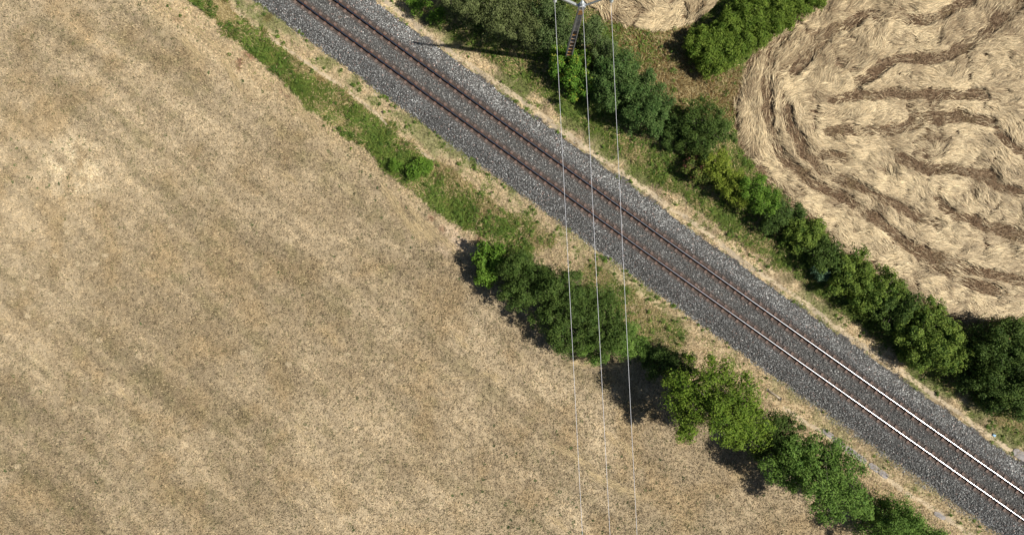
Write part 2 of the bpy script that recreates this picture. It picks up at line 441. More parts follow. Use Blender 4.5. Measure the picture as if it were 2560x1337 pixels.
# stones lie lower around the chairs so that these stay clear
dr = np.minimum(np.abs(st_u - 0.75), np.abs(st_u + 0.75))
near = dr < 0.31
st_r = np.where(near, st_r * 0.6, st_r)
st_z = ballast_z(st_u) + rng.uniform(-0.01, 0.022, len(st_s)) - np.where(near, 0.03, 0)
xx, yy, _, _ = track(st_s, st_u)
st_z = np.maximum(st_z, field_height(xx, yy) + 0.005)
patch = 0.82 + 0.40 * fbm(xx * 0.8, yy * 0.8, 66, 3)
v, f, c = stones(st_s, st_u, st_z, st_r, stone_colour(st_u, len(st_s)) * (patch * (0.98 + 0.34 * sm(1.0, 1.6, st_u) + 0.06 * sm(-1.0, -1.6, st_u)))[:, None])  # sunward right shoulder painted lighter: cleaner stone, plus sunlight put into the colour
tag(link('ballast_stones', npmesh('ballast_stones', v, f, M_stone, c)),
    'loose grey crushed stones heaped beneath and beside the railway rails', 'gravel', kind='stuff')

# ------------------------------------------------------------------ railway track
t0 = track(np.array([TLEN * 0.5]))
root = thing('railway_track', (0, 0, 0), 'single railway track running diagonally on grey ballast with rust brown fastenings', 'railway track')
HEAD = [(-0.036, 0.150), (-0.034, 0.162), (-0.022, 0.1685), (0, 0.170), (0.022, 0.1685), (0.034, 0.162), (0.036, 0.150)]
PROF = [(-0.07, 0.0), (-0.07, 0.012), (-0.012, 0.03), (-0.010, 0.125), (-0.034, 0.138)] + HEAD + [(0.034, 0.138), (0.010, 0.125), (0.012, 0.03), (0.07, 0.012), (0.07, 0.0)]
RZ = 0.432
rs = np.arange(S0 + 1, S1 - 1, 0.5)
for side in (-0.7525, 0.7525):
    P = []
    for (pu, pz) in PROF:
        x, y, _, _ = track(rs, side + pu)
        P.append(np.stack([x, y, np.full(len(rs), RZ + pz)], 1))
    P = np.stack(P, 1); n = len(PROF)
    me = bpy.data.meshes.new('rail')
    fs = []; mi = []
    for i in range(len(rs) - 1):
        for k in range(n):
            k2 = (k + 1) % n
            fs.append((i * n + k, (i + 1) * n + k, (i + 1) * n + k2, i * n + k2))
            mi.append(1 if 5 <= k <= 10 else 0)
    me.from_pydata([tuple(map(float, p)) for p in P.reshape(-1, 3)], [], fs)
    me.materials.append(M_rust); me.materials.append(M_steel)
    me.polygons.foreach_set('material_index', mi)
    me.polygons.foreach_set('use_smooth', [m == 1 for m in mi])
    me.update()
    link('rail', me, root)
def sleeper_mb():
    b = MB(); b.box((0, 0, 0.325), (0.125, 1.2, 0.06), top=0.93); return b
def fastening_mb():
    b = MB()
    b.box((0, 0, 0.416), (0.095, 0.075, 0.012), mi=0)
    for q in (-1, 1):
        b.box((0, 0.20 * q, 0.437), (0.105, 0.10, 0.030), mi=0, top=0.86)
        b.tube([(0.0, 0.185 * q, 0.45), (0.0, 0.185 * q, 0.485)], [0.03, 0.022], 6, 0)
        b.box((0.02 * q, 0.088 * q, 0.470), (0.034, 0.024, 0.016), mi=1, top=0.7)
    return b
SP = 0.625
sl_me = None
vis = []
for s in np.arange(S0 + 3, S1 - 3, SP):
    x, y, tx, ty = [float(q) for q in track(s)]
    px = 1280 + x * S; py = 668.5 - y * S
    vis.append((s, x, y, math.atan2(ty, tx), (px > 735 and py > -45 and px < 2600 and py < 1390)))
inview = [w for w in vis if w[4]]
extra = len(inview) - 100
far = [w for w in vis if not w[4]]
if extra > 0:
    far += inview[:extra // 2] + inview[len(inview) - (extra - extra // 2):]
    inview = inview[extra // 2: len(inview) - (extra - extra // 2)]
slm = flm = None
for i, (s, x, y, a, _) in enumerate(inview):
    if slm is None:
        so = sleeper_mb().build('sleeper', M_sleep, root); slm = so.data
        f1 = fastening_mb().build('rail_fastening', [M_plate, M_clip], so); flm = f1.data
    else:
        so = link('sleeper', slm, root); f1 = link('rail_fastening', flm, so)
    f2 = link('rail_fastening', flm, so)
    so.location = (x, y, random.uniform(-0.006, 0.004)); so.rotation_euler = (0, 0, a + random.uniform(-0.012, 0.012))
    f1.location = (random.uniform(-0.01, 0.01), -0.7525, 0); f2.location = (random.uniform(-0.01, 0.01), 0.7525, 0)
fb = MB()
for (s, x, y, a, _) in far:
    for src, off in ((sleeper_mb(), 0), (fastening_mb(), -0.7525), (fastening_mb(), 0.7525)):
        ca, sa = math.cos(a), math.sin(a)
        base = len(fb.v)
        for (vx, vy, vz) in src.v:
            vy += off
            fb.v.append((x + vx * ca - vy * sa, y + vx * sa + vy * ca, vz))
        fb.f += [[q + base for q in fc] for fc in src.f]
        fb.m += [m if off else 2 for m in src.m]
so = fb.build('sleeper', [M_plate, M_clip, M_sleep], root); so['kind'] = 'stuff'

# ------------------------------------------------------------------ grass, weeds and straw (uncountable)
def blades(x, y, z, ang, tilt, length, width, col, bend=0.25):
    """each blade: a tapering quad + tip triangle given as two quads' worth of tris"""
    k = len(x)
    dx, dy = np.cos(ang), np.sin(ang)
    ct, st = np.cos(tilt), np.sin(tilt)
    L = length
    p0 = np.stack([x, y, z], 1)
    p1 = p0 + np.stack([dx * ct * L * 0.55, dy * ct * L * 0.55, st * L * 0.55], 1)
    t2 = tilt - bend
    p2 = p1 + np.stack([dx * np.cos(t2) * L * 0.45, dy * np.cos(t2) * L * 0.45, np.sin(t2) * L * 0.45], 1)
    sd = np.stack([-dy, dx, np.zeros(k)], 1) * (width * 0.5)[:, None]
    v = np.stack([p0 - sd * 0.8, p0 + sd * 0.8, p1 + sd, p1 - sd, p2], 1).reshape(-1, 3)
    o = (np.arange(k) * 5)[:, None]
    f = np.concatenate([o + np.array([[0, 1, 2]]), o + np.array([[0, 2, 3]]), o + np.array([[3, 2, 4]])], 0)
    return v, f, np.repeat(col, 5, axis=0)
def cat(parts):
    vs, fs, cs = [], [], []; b = 0
    for v, f, c in parts:
        vs.append(v); fs.append(f + b); cs.append(c); b += len(v)
    return np.concatenate(vs), np.concatenate(fs), np.concatenate(cs)
def in_ballast(x, y):
    px = 1280 + x * S; py = 668.5 - y * S
    u = upx(px, py)
    return (u < 80) & (u > -87)

# dry turf of the big field
def scatter(n, lo=(-39, -22), hi=(41, 23)):
    return rng.uniform(lo[0], hi[0], n), rng.uniform(lo[1], hi[1], n)
x, y = scatter(230000)
px = 1280 + x * S; py = 668.5 - y * S
u = upx(px, py)
m = (u < -236 + 30 * (fbm(x, y, 71, 3) - 0.5)) | ((u < -150) & (px > 1230))
x, y, px, py, u = x[m], y[m], px[m], py[m], u[m]
parts = []
base = area_colour(x, y)
n5 = fbm(x * 5.5, y * 5.5, 73, 2); n6 = fbm(x * 0.22, y * 0.22, 74, 3)
for j in range(3):
    k = len(x)
    bx = x + rng.normal(0, 0.07, k); by = y + rng.normal(0, 0.07, k)
    ang = rng.uniform(0, 2 * PI, k)
    br = np.clip(rng.lognormal(0.0, 0.50, k) * (0.52 + 0.92 * n5), 0.2, 1.9)
    c = base * br[:, None]
    gsel = rng.random(k) < 0.03 + 0.42 * sm(0.54, 0.72, fbm(x * 3.6, y * 3.6, 75, 2)) * (0.3 + 0.7 * sm(0.35, 0.6, n6))
    c = np.where(gsel[:, None], np.array((0.140, 0.140, 0.060)) * rng.uniform(0.6, 1.4, (k, 1)), c)
    gl = rng.random(k) < 0.10
    c = np.where(gl[:, None], np.array((0.60, 0.475, 0.28)) * rng.uniform(0.8, 1.15, (k, 1)), c)
    parts.append(blades(bx, by, field_height(bx, by) + 0.0, ang, rng.uniform(0.1, 1.05, k), rng.uniform(0.08, 0.2, k), rng.uniform(0.018, 0.042, k), c))
# pale tufts and slivers of blown straw lying in the field
pts = [(165, 560), (40, 640), (95, 690), (60, 720), (130, 735), (195, 660), (240, 660), (250, 850), (70, 790), (430, 565), (190, 1020), (880, 1040), (980, 915),
       (610, 880), (350, 890), (505, 470), (140, 640), (20, 615), (170, 580), (265, 640), (130, 815), (45, 1165), (870, 885), (722, 910), (1020, 640)]
for (qx, qy) in pts:
    p = at(qx, qy); k = 90
    rr = 0.16 * np.sqrt(rng.random(k)); th = rng.uniform(0, 2 * PI, k)
    bx = p[0] + rr * np.cos(th) * 1.3; by = p[1] + rr * np.sin(th)
    c = np.array((0.60, 0.485, 0.31)) * rng.uniform(0.8, 1.1, (k, 1))
    parts.append(blades(bx, by, field_height(bx, by) + 0.03, rng.uniform(0, 2 * PI, k), rng.uniform(0.0, 0.5, k), rng.uniform(0.08, 0.18, k), rng.uniform(0.02, 0.035, k), c))
lines = [((1372, 1105), (1480, 1165), 160), ((1470, 1180), (1598, 1242), 260), ((1515, 1082), (1545, 1110), 60), ((1560, 1110), (1588, 1146), 80), ((1410, 1318), (1380, 1290), 40),
         ((960, 470), (1050, 600), 420), ((1040, 560), (1080, 600), 200), ((1020, 520), (1150, 640), 260), ((450, 90), (500, 140), 180), ((560, 150), (600, 220), 160), ((700, 200), (790, 330), 320),
         ((430, 30), (560, 130), 260), ((700, 430), (735, 450), 60), ((1130, 830), (1170, 870), 50), ((1090, 950), (1200, 940), 40), ((290, 960), (320, 1000), 30), ((745, 1065), (760, 1085), 25),
         ((1210, 930), (1250, 950), 60), ((1430, 905), (1540, 915), 260), ((760, 1180), (800, 1215), 40), ((1150, 1110), (1165, 1130), 20)]
for (a, b, k) in lines:
    t = rng.random(k)
    A, B = at(*a), at(*b)
    d = B - A; an = math.atan2(d[1], d[0])
    bx = A[0] + d[0] * t + rng.normal(0, 0.13, k); by = A[1] + d[1] * t + rng.normal(0, 0.13, k)
    c = np.array((0.62, 0.49, 0.28)) * rng.uniform(0.75, 1.15, (k, 1))
    parts.append(blades(bx, by, field_height(bx, by) + 0.04, an + rng.normal(0, 0.22, k) + PI * (rng.random(k) < 0.5), rng.uniform(0.0, 0.3, k), rng.uniform(0.25, 0.7, k), rng.uniform(0.012, 0.026, k), c, 0.15))
v, f, c = cat(parts)
tag(link('dry_turf', npmesh('dry_turf', v, f, M_grass, c)), 'parched tan turf covering the large field below the railway', 'dry grass', kind='stuff')

# weeds dotted in the field: small rosettes, too many to count
parts = []
wx, wy = scatter(5200)
px = 1280 + wx * S; py = 668.5 - wy * S
u = upx(px, py)
den = 0.006 + 0.4 * sm(0.55, 0.75, fbm(wx * 0.2, wy * 0.2, 81, 3)) * 0.35 + 0.8 * sm(330, 60, np.hypot((px - 1420) * 0.8, py - 1340)) + 0.35 * sm(200, 60, np.hypot(px - 120, py - 420)) + 0.35 * (1 - sm(240, 330, -u))
m = (rng.random(len(wx)) < den) & (u < -250)
for (qx, qy) in zip(wx[m], wy[m]):
    k = rng.integers(3, 15); sz = rng.uniform(0.02, 0.09)
    th = rng.uniform(0, 2 * PI, k); rr = sz * np.sqrt(rng.random(k))
    bx = qx + rr * np.cos(th); by = qy + rr * np.sin(th)
    c = np.array((0.075, 0.115, 0.035)) * rng.uniform(0.6, 1.3) * rng.uniform(0.8, 1.2, (k, 1))
    parts.append(blades(bx, by, field_height(bx, by) + 0.02, th, rng.uniform(0.2, 0.8, k), rng.uniform(0.06, 0.13, k), rng.uniform(0.03, 0.06, k), c))
v, f, c = cat(parts)
tag(link('field_weeds', npmesh('field_weeds', v, f, M_grass, c)), 'tiny dark green weeds dotted over the parched tan field', 'weeds', kind='stuff')

# verges: short dry grass with green tufts on both sides of the ballast, longer green growth further out
x, y = scatter(300000)
px = 1280 + x * S; py = 668.5 - y * S
u = upx(px, py)
hay = hay_mask(x, y)
ed = (fbm(x * 1.1, y * 1.1, 91, 3) - 0.5) * 30
shortz = ((u > 84 + ed * 0.4) & (u < 150 + ed)) | ((u < -90 + ed * 0.4) & (u > -262 + ed))
dpath = np.minimum(polydist(px, py, PATH_R)[0], np.minimum(polydist(px, py, PATH_L)[0], polydist(px, py, PATH_L2)[0]))
n9 = fbm(x * 0.5, y * 0.5, 98, 3)
stripz = (u < -150 + ed * 1.2) & (u > -np.interp(px, [450, 560, 750, 1120, 1230], [188, 194, 222, 244, 236]) + ed * 0.6) & (px < 1200 + 200 * n9)
olz = (np.hypot(px - 1300, (py - 590) * 1.4) < 40 + 70 * n9) | (np.hypot(px - 1500, py - 690) < 30 + 60 * n9) | (np.hypot(px - 1590, py - 770) < 30 + 60 * n9) | (np.hypot(px - 1660, py - 840) < 20 + 60 * n9)
olz &= (u < -128) & ~stripz
m = shortz & ~hay & ~stripz & ((dpath > 5 + rng.exponential(2.5, len(x))) | (rng.random(len(x)) < 0.22)) & (rng.random(len(x)) < 0.85)
parts = []
xs, ys, us, pxs = x[m], y[m], u[m], px[m]
base = area_colour(xs, ys)
n5 = fbm(xs * 1.6, ys * 1.6, 93, 3)
for j in range(4):
    k = len(xs)
    bx = xs + rng.normal(0, 0.06, k); by = ys + rng.normal(0, 0.06, k)
    c = base * np.clip(rng.lognormal(0.14, 0.36, k) * (0.75 + 0.55 * n5), 0.3, 1.8)[:, None]
    gr = rng.random(k) < 0.03 + 0.80 * sm(0.50, 0.62, 0.5 * n5 + 0.5 * fbm(bx * 3.6, by * 3.6, 94, 2)) * np.where(us > 0, 1.0, np.where(us > -140, 1.0, 0.2)) * np.where((us < 0) & (pxs > 1700), 0.35, 1.0)
    c = np.where(gr[:, None], np.array((0.165, 0.215, 0.045)) * rng.uniform(0.6, 1.35, (k, 1)), c)
    parts.append(blades(bx, by, field_height(bx, by), rng.uniform(0, 2 * PI, k), rng.uniform(0.2, 1.1, k), rng.uniform(0.1, 0.26, k), rng.uniform(0.016, 0.036, k), c))
# ragged tufts creeping onto the ballast foot
v, f, c = cat(parts)
tag(link('verge_grass', npmesh('verge_grass', v, f, M_grass, c)), 'short dry tan grass with green tufts beside the ballast', 'grass', kind='stuff')

longz = (u > 138 + ed) & ~hay & (px < 2700)
roughz = inpoly(px, py, ROUGH)
m = (longz | stripz | olz) & (rng.random(len(x)) < 0.95)
xl, yl, ul, st_ = x[m], y[m], u[m], stripz[m]
ro = roughz[m]; oz = olz[m]
clump = fbm(xl * 1.1, yl * 1.1, 95, 3); tint = fbm(xl * 0.55, yl * 0.55, 96, 3)
lean = fbm(xl * 0.5, yl * 0.5, 97, 2) * 4 * PI
parts = []
for j in range(7):
    k = len(xl)
    bx = xl + rng.normal(0, 0.09, k); by = yl + rng.normal(0, 0.09, k)
    hh = np.where(st_, 0.40, np.where(oz, 0.3, 0.42)) * (0.2 + 1.5 * clump ** 1.3)
    c1 = mix((0.095, 0.150, 0.024), (0.185, 0.235, 0.045), rng.random(k))
    c2 = mix((0.30, 0.225, 0.09), (0.54, 0.43, 0.22), rng.random(k))
    dry = np.where(st_, 0.22, np.where(ro, 0.62, 0.34)) + (tint - 0.5) * 1.9
    dry = np.where(st_, dry + 0.34 * sm(-185, -150, ul), np.where(oz, dry + 0.18, dry))
    c = np.where((rng.random(k) < dry)[:, None], c2, c1) * rng.uniform(0.65, 1.25, (k, 1))
    c = np.where(ro[:, None] & (rng.random((k, 1)) < 0.35), np.array((0.20, 0.125, 0.045)) * rng.uniform(0.7, 1.3, (k, 1)), c)
    parts.append(blades(bx, by, field_height(bx, by), lean + rng.normal(0, 0.9, k), rng.uniform(0.12, 1.0, k), hh * rng.uniform(0.6, 1.3, k), rng.uniform(0.02, 0.055, k), c, 0.6))
# broad-leaved growth standing in the rank grass: nettles, bramble shoots, docks
pc = rng.random(len(xl)) < np.where(st_, 0.24, np.where(ro, 0.035, 0.08 + 0.10 * sm(150, 190, ul))) * sm(0.35, 0.6, clump) * np.where(st_ & (ul > -175), 0.4, 1.0)
ps = rng.random(len(xs)) < 0.075 * sm(0.48, 0.60, n5) * np.where(us > 0, 0.55, np.where(us > -138, 1.0, 0.12)) * np.where((us < 0) & (pxs > 1750), 0.3, 1.0)
spots = [(a, b, 1.0) for a, b in zip(xl[pc], yl[pc])] + [(a, b, 0.55) for a, b in zip(xs[ps], ys[ps])]
for (qx, qy, big) in spots:
    k = int(rng.integers(10, 34)); rad_ = rng.uniform(0.10, 0.28) * big; ht = rng.uniform(0.18, 0.55) * big
    hd_ = rng.normal(size=(k, 3)); hd_ /= np.linalg.norm(hd_, axis=1)[:, None]; hd_[:, 2] = np.abs(hd_[:, 2])
    p_ = np.array([qx, qy, 0.05]) + hd_ * np.array([rad_, rad_, ht]) * rng.uniform(0.5, 1.0, (k, 1))
    nn = hd_ * 0.5 + np.array([0, 0, 0.9]) + rng.normal(0, 0.35, (k, 3)); nn /= np.linalg.norm(nn, axis=1)[:, None]
    tc_ = mix((0.055, 0.105, 0.016), (0.15, 0.225, 0.035), np.full(k, rng.random())) * rng.uniform(0.75, 1.25, (k, 1))
    r_ = rng.normal(size=(k, 3)); a_ = np.cross(nn, r_); a_ /= np.linalg.norm(a_, axis=1)[:, None]; b_ = np.cross(nn, a_)
    L_ = (rng.uniform(0.07, 0.14, k) * 0.5)[:, None]
    v_ = np.stack([p_ - a_ * L_, p_ + b_ * L_ * 0.5, p_ + a_ * L_, p_ - b_ * L_ * 0.5], 1).reshape(-1, 3)
    o_ = (np.arange(k) * 4)[:, None]
    f_ = np.concatenate([o_ + np.array([[0, 1, 2]]), o_ + np.array([[0, 2, 3]])], 0)
    parts.append((v_, f_, np.repeat(tc_, 4, axis=0)))
v, f, c = cat(parts)
tag(link('long_grass', npmesh('long_grass', v, f, M_grass, c)), 'long rank green and straw coloured grass along the hedge bottoms', 'long grass', kind='stuff')

# ------------------------------------------------------------------ the laid straw
def straw_flow(px, py):
    wsum = np.zeros(px.shape + (2,)); 
    for g in GUIDES:
        d, a = polydist(px, py, g)
        w = 1.0 / (d + 14.0) ** 2.2
        wsum[..., 0] += w * np.cos(2 * a); wsum[..., 1] += w * np.sin(2 * a)
    return 0.5 * np.arctan2(wsum[..., 1], wsum[..., 0])
def stripe_dist(px, py):
    d = np.full(px.shape, 1e9)
    for g in STRIPES: d = np.minimum(d, polydist(px, py, g)[0])
    return d
def bare_at(x, y):
    px = 1280 + x * S; py = 668.5 - y * S
    n1 = fbm(x * 0.75, y * 0.75, 101, 4); n2 = fbm(x * 1.7, y * 1.7, 103, 3); n3 = fbm(x * 0.45, y * 0.45, 105, 3)
    sd = stripe_dist(px + (n2 - 0.5) * 18, py + (n1 - 0.5) * 18)
    ed = polydist(px, py, EDGE)[0]
    b = np.clip(sm(19, 11, sd) * (0.78 + 0.22 * sm(0.30, 0.45, n3)) + sm(21, 10, ed) * (px > 1835) * 0.9 + sm(0.62, 0.70, n1) * 0.75, 0, 1)
    return b, sd, n1, n2
def mound(x, y):
    return 0.04 + 0.36 * fbm(x * 0.8, y * 0.8, 107, 3) ** 1.5
def tone(n, k):
    c = mix((0.27, 0.19, 0.10), (0.70, 0.56, 0.335), np.clip(n, 0, 1))
    return c * np.clip(rng.lognormal(0.0, 0.24, k), 0.45, 1.5)[:, None]
# straw lies in wads, each combed its own way by the machine, overlapping like shingles
x, y = scatter(23000, (4.0, -6.0), (41.5, 23))
m = hay_mask(x, y); x, y = x[m], y[m]
b0, sd, n1, n2 = bare_at(x, y)
flow = straw_flow(1280 + x * S, 668.5 - y * S)
n4 = fbm(x * 0.75, y * 0.75, 113, 3)
wang = flow + (n4 - 0.5) * 3.6 * (0.25 + 0.75 * sm(8, 50, sd)) + rng.normal(0, 0.24, len(x)) + PI * (fbm(x * 0.5, y * 0.5, 115, 2) > 0.5)
edx = polydist(1280 + x * S, 668.5 - y * S, EDGE)[0] + (n1 - 0.5) * 40
wt = 0.10 + 0.26 * np.sin(edx * 2 * PI / 31) * sm(190, 90, edx) + 0.42 * rng.random(len(x)) + 0.8 * (fbm(x * 0.9, y * 0.9, 117, 3) - 0.5) * 2 + 0.30
wlay = rng.random(len(x)) * 0.08
wlen = rng.uniform(0.40, 0.88, len(x)); wwid = rng.uniform(0.06, 0.32, len(x))
cnt = rng.integers(14, 42, len(x))
i = np.repeat(np.arange(len(x)), cnt); k = len(i)
q = rng.uniform(-1, 1, k)
ca, sa = np.cos(wang[i]), np.sin(wang[i])
bx = x[i] - sa * q * wwid[i] + ca * rng.normal(0, 0.12, k); by = y[i] + ca * q * wwid[i] + sa * rng.normal(0, 0.12, k)
ln = wlen[i] * rng.uniform(0.55, 1.1, k); aa = wang[i] + q * rng.uniform(-0.1, 0.30, len(x))[i] + rng.normal(0, 0.14, k)
mx_ = bx + np.cos(aa) * ln * 0.6; my_ = by + np.sin(aa) * ln * 0.6
bm1 = bare_at(mx_, my_)[0]; bm0 = bare_at(bx, by)[0]
ok = (rng.random(k) > np.maximum(bm1, bm0 * 0.8) * 0.97) & hay_mask(mx_, my_)
i, bx, by, ln, aa, q, bm0 = i[ok], bx[ok], by[ok], ln[ok], aa[ok], q[ok], bm0[ok]; k = len(i)
z = field_height(bx, by) + (mound(bx, by) + wlay[i]) * (1 - 0.8 * bm0) + rng.uniform(0, 0.05, k) - 0.05 * np.abs(q)
v, f, c = blades(bx, by, np.maximum(z, field_height(bx, by) + 0.015), aa, rng.uniform(0.02, 0.22, len(x))[i] + rng.normal(0, 0.06, k), ln, rng.uniform(0.009, 0.033, k), tone(wt[i] + rng.normal(0, 0.25, k), k), 0.38)
tag(link('laid_straw', npmesh('laid_straw', v, f, M_straw, c)), 'pale flattened straw lying in swirling swaths over the harvested field', 'straw', kind='stuff')
x, y = scatter(170000, (4.0, -6.0), (41.5, 23))
m = hay_mask(x, y); x, y = x[m], y[m]
bare = bare_at(x, y)[0]; k = len(x)
i = np.nonzero(rng.random(k) < np.clip(bare + 0.25, 0, 1))[0]
parts = []
for j in range(3):
    bx = x[i] + rng.normal(0, 0.06, len(i)); by = y[i] + rng.normal(0, 0.06, len(i))
    c = mix((0.17, 0.105, 0.06), (0.38, 0.265, 0.155), rng.random(len(i)))
    parts.append(blades(bx, by, field_height(bx, by) + 0.006, rng.uniform(0, 2 * PI, len(i)), rng.uniform(0.5, 1.4, len(i)), rng.uniform(0.10, 0.2, len(i)), rng.uniform(0.015, 0.03, len(i)), c))
v, f, c = cat(parts)
tag(link('stubble', npmesh('stubble', v, f, M_straw, c)), 'short brown stubble standing in the bare stripes between straw swaths', 'stubble', kind='stuff')

# ------------------------------------------------------------------ shrubs, trees and hedges
def unit(a): return a / (np.linalg.norm(a, axis=-1, keepdims=True) + 1e-9)
def leaf_quads(p, nrm, size, col, slim=0.5):
    k = len(p)
    r = rng.normal(size=(k, 3)); a = unit(np.cross(nrm, r)); b = np.cross(nrm, a)
    L = size[:, None] * 0.5; W = L * slim
    v = np.stack([p - a * L, p + b * W + nrm * L * 0.15, p + a * L, p - b * W + nrm * L * 0.15], 1).reshape(-1, 3)
    f = np.arange(k * 4).reshape(-1, 4)
    return v, f, np.repeat(col, 4, axis=0)
def crown_leaves(lobes, cols, leaf, dens, slim, loose, clr=0.26, up=0.6, nd=7.0):
    """lobes: (x, y, z, r, rz). Sprigs of leaves spread through and over each lobe, with gaps between"""
    parts = []; sprigs = []
    for (cx, cy, cz, r, rz) in lobes:
        area = 4 * PI * r * (r + rz) / 2
        n = max(14, int(area * nd))
        d = unit(rng.normal(size=(n, 3))); d[:, 2] = np.where(d[:, 2] < -0.35, -d[:, 2], d[:, 2])
        # an uneven skin: bulges and hollows
        bul = 0.72 + 0.62 * fbm(d[:, 0] * 2.1 + cx, d[:, 1] * 2.1 + d[:, 2] * 1.7 + cy, int(rng.integers(1000)), 3) - 0.1
        rad = bul * rng.uniform(0.72, 1.06, n)
        sh = rng.random(n) < loose * 1.6
        rad = np.where(sh, rad * rng.uniform(1.08, 1.55, n), rad)
        c = np.array([cx, cy, cz]) + d * rad[:, None] * np.array([r, r, rz])
        inside = np.zeros(n, bool)
        for (ox, oy, oz, orr, orz) in lobes:
            if (ox, oy, oz) == (cx, cy, cz): continue
            q = (c - np.array([ox, oy, oz])) / np.array([orr, orr, orz])
            inside |= (q ** 2).sum(1) < 0.5
        c, d, sh = c[~inside], d[~inside], sh[~inside]
        n = len(c)
        if n == 0: continue
        sprigs.append(c)
        cr = clr * rng.uniform(0.6, 1.25, n) * np.where(sh, 0.75, 1)
        m_ = np.maximum(6, (dens * 0.42 * rng.uniform(0.6, 1.3, n) * (cr / clr) ** 2).astype(int))
        idx = np.repeat(np.arange(n), m_); k = len(idx)
        # each sprig is a little leafy dome turned outwards and to the light
        ax = unit(d * 0.75 + np.array([0, 0, up]) + rng.normal(size=(n, 3)) * 0.38)
        h = unit(rng.normal(size=(k, 3)) + ax[idx] * 0.75)
        p = c[idx] + h * (cr[idx] * rng.uniform(0.45, 1.0, k) ** 0.6)[:, None]
        nr = unit(h * 0.35 + ax[idx] * 0.8 + rng.normal(size=(k, 3)) * 0.42)
        tint = rng.random(n)[idx]
        cc = mix(cols[0], cols[1], np.clip(tint * 0.75 + rng.random(k) * 0.35 - 0.05, 0, 1))
        if len(cols) > 2:
            s3 = (rng.random(n) < 0.22)[idx] & (rng.random(k) < 0.7)
            cc = np.where(s3[:, None], np.array(cols[2]), cc)
        cc = cc * rng.uniform(0.75, 1.25, (k, 1))
        parts.append(leaf_quads(p, nr, leaf * 1.25 * rng.uniform(0.65, 1.3, k), cc, slim))
        # sparse leaves inside the crown
        ki = int(k * 0.30)
        di = unit(rng.normal(size=(ki, 3))); di[:, 2] = np.where(rng.random(ki) < 0.5, np.abs(di[:, 2]), di[:, 2]); ri = rng.uniform(0.35, 0.80, ki)
        pi_ = np.array([cx, cy, cz]) + di * ri[:, None] * np.array([r, r, rz])
        parts.append(leaf_quads(pi_, unit(di * 0.4 + np.array([0, 0, 0.3]) + rng.normal(size=(ki, 3)) * 0.6), leaf * rng.uniform(1.2, 2.2, ki), np.array(cols[0]) * rng.uniform(0.8, 1.15, (ki, 1)), slim + 0.15))
    return cat(parts), np.concatenate(sprigs)
def wood(b, base, lobes, sprigs, rad, nlimb=4, ntwig=26):
    base = Vector(base)
    for (cx, cy, cz, r, rz) in lobes:
        c = Vector((cx, cy, cz))
        mid = base.lerp(c, 0.5) + Vector((random.uniform(-.2, .2), random.uniform(-.2, .2), 0.15 * r))
        b.tube([base + Vector((random.uniform(-.15, .15), random.uniform(-.15, .15), -0.1)), mid, c], [rad, rad * 0.72, rad * 0.45], 7)
        near = [Vector(p) for p in sprigs if (Vector(p) - c).length < 1.5 * max(r, rz)]
        random.shuffle(near)
        for p in near[:ntwig]:
            st = base.lerp(c, random.uniform(0.55, 1.0))
            q = st.lerp(p, 0.55) + Vector((random.uniform(-.12, .12), random.uniform(-.12, .12), random.uniform(-.05, .15)))
            b.tube([st, q, p], [rad * 0.34, rad * 0.22, 0.008], 5)
PAL0 = {
    'hedge': [(0.048, 0.088, 0.014), (0.152, 0.200, 0.034)],
    'clipped': [(0.056, 0.100, 0.012), (0.138, 0.185, 0.027)],
    'hawthorn': [(0.032, 0.060, 0.011), (0.082, 0.120, 0.026)],
    'bright': [(0.055, 0.115, 0.014), (0.125, 0.205, 0.026)],
    'glossy': [(0.050, 0.115, 0.014), (0.095, 0.175, 0.020), (0.20, 0.22, 0.03)],
    'willow': [(0.048, 0.078, 0.022), (0.112, 0.145, 0.052)],
    'sage': [(0.036, 0.075, 0.017), (0.100, 0.150, 0.042)],
    'olive': [(0.075, 0.095, 0.030), (0.140, 0.160, 0.060)],
    'yellow': [(0.100, 0.145, 0.016), (0.205, 0.235, 0.034)],
    'bramble': [(0.070, 0.105, 0.020), (0.150, 0.170, 0.035), (0.12, 0.05, 0.035)],
    'ash': [(0.062, 0.110, 0.012), (0.150, 0.205, 0.026)],
    'alder': [(0.060, 0.115, 0.020), (0.135, 0.210, 0.040)],
    'dark': [(0.036, 0.066, 0.015), (0.078, 0.118, 0.026)],
    'blue': [(0.05, 0.095, 0.05), (0.09, 0.15, 0.085)],
}
PAL = {k: [tuple(q * 1.45 for q in c) for c in v] for k, v in PAL0.items()}
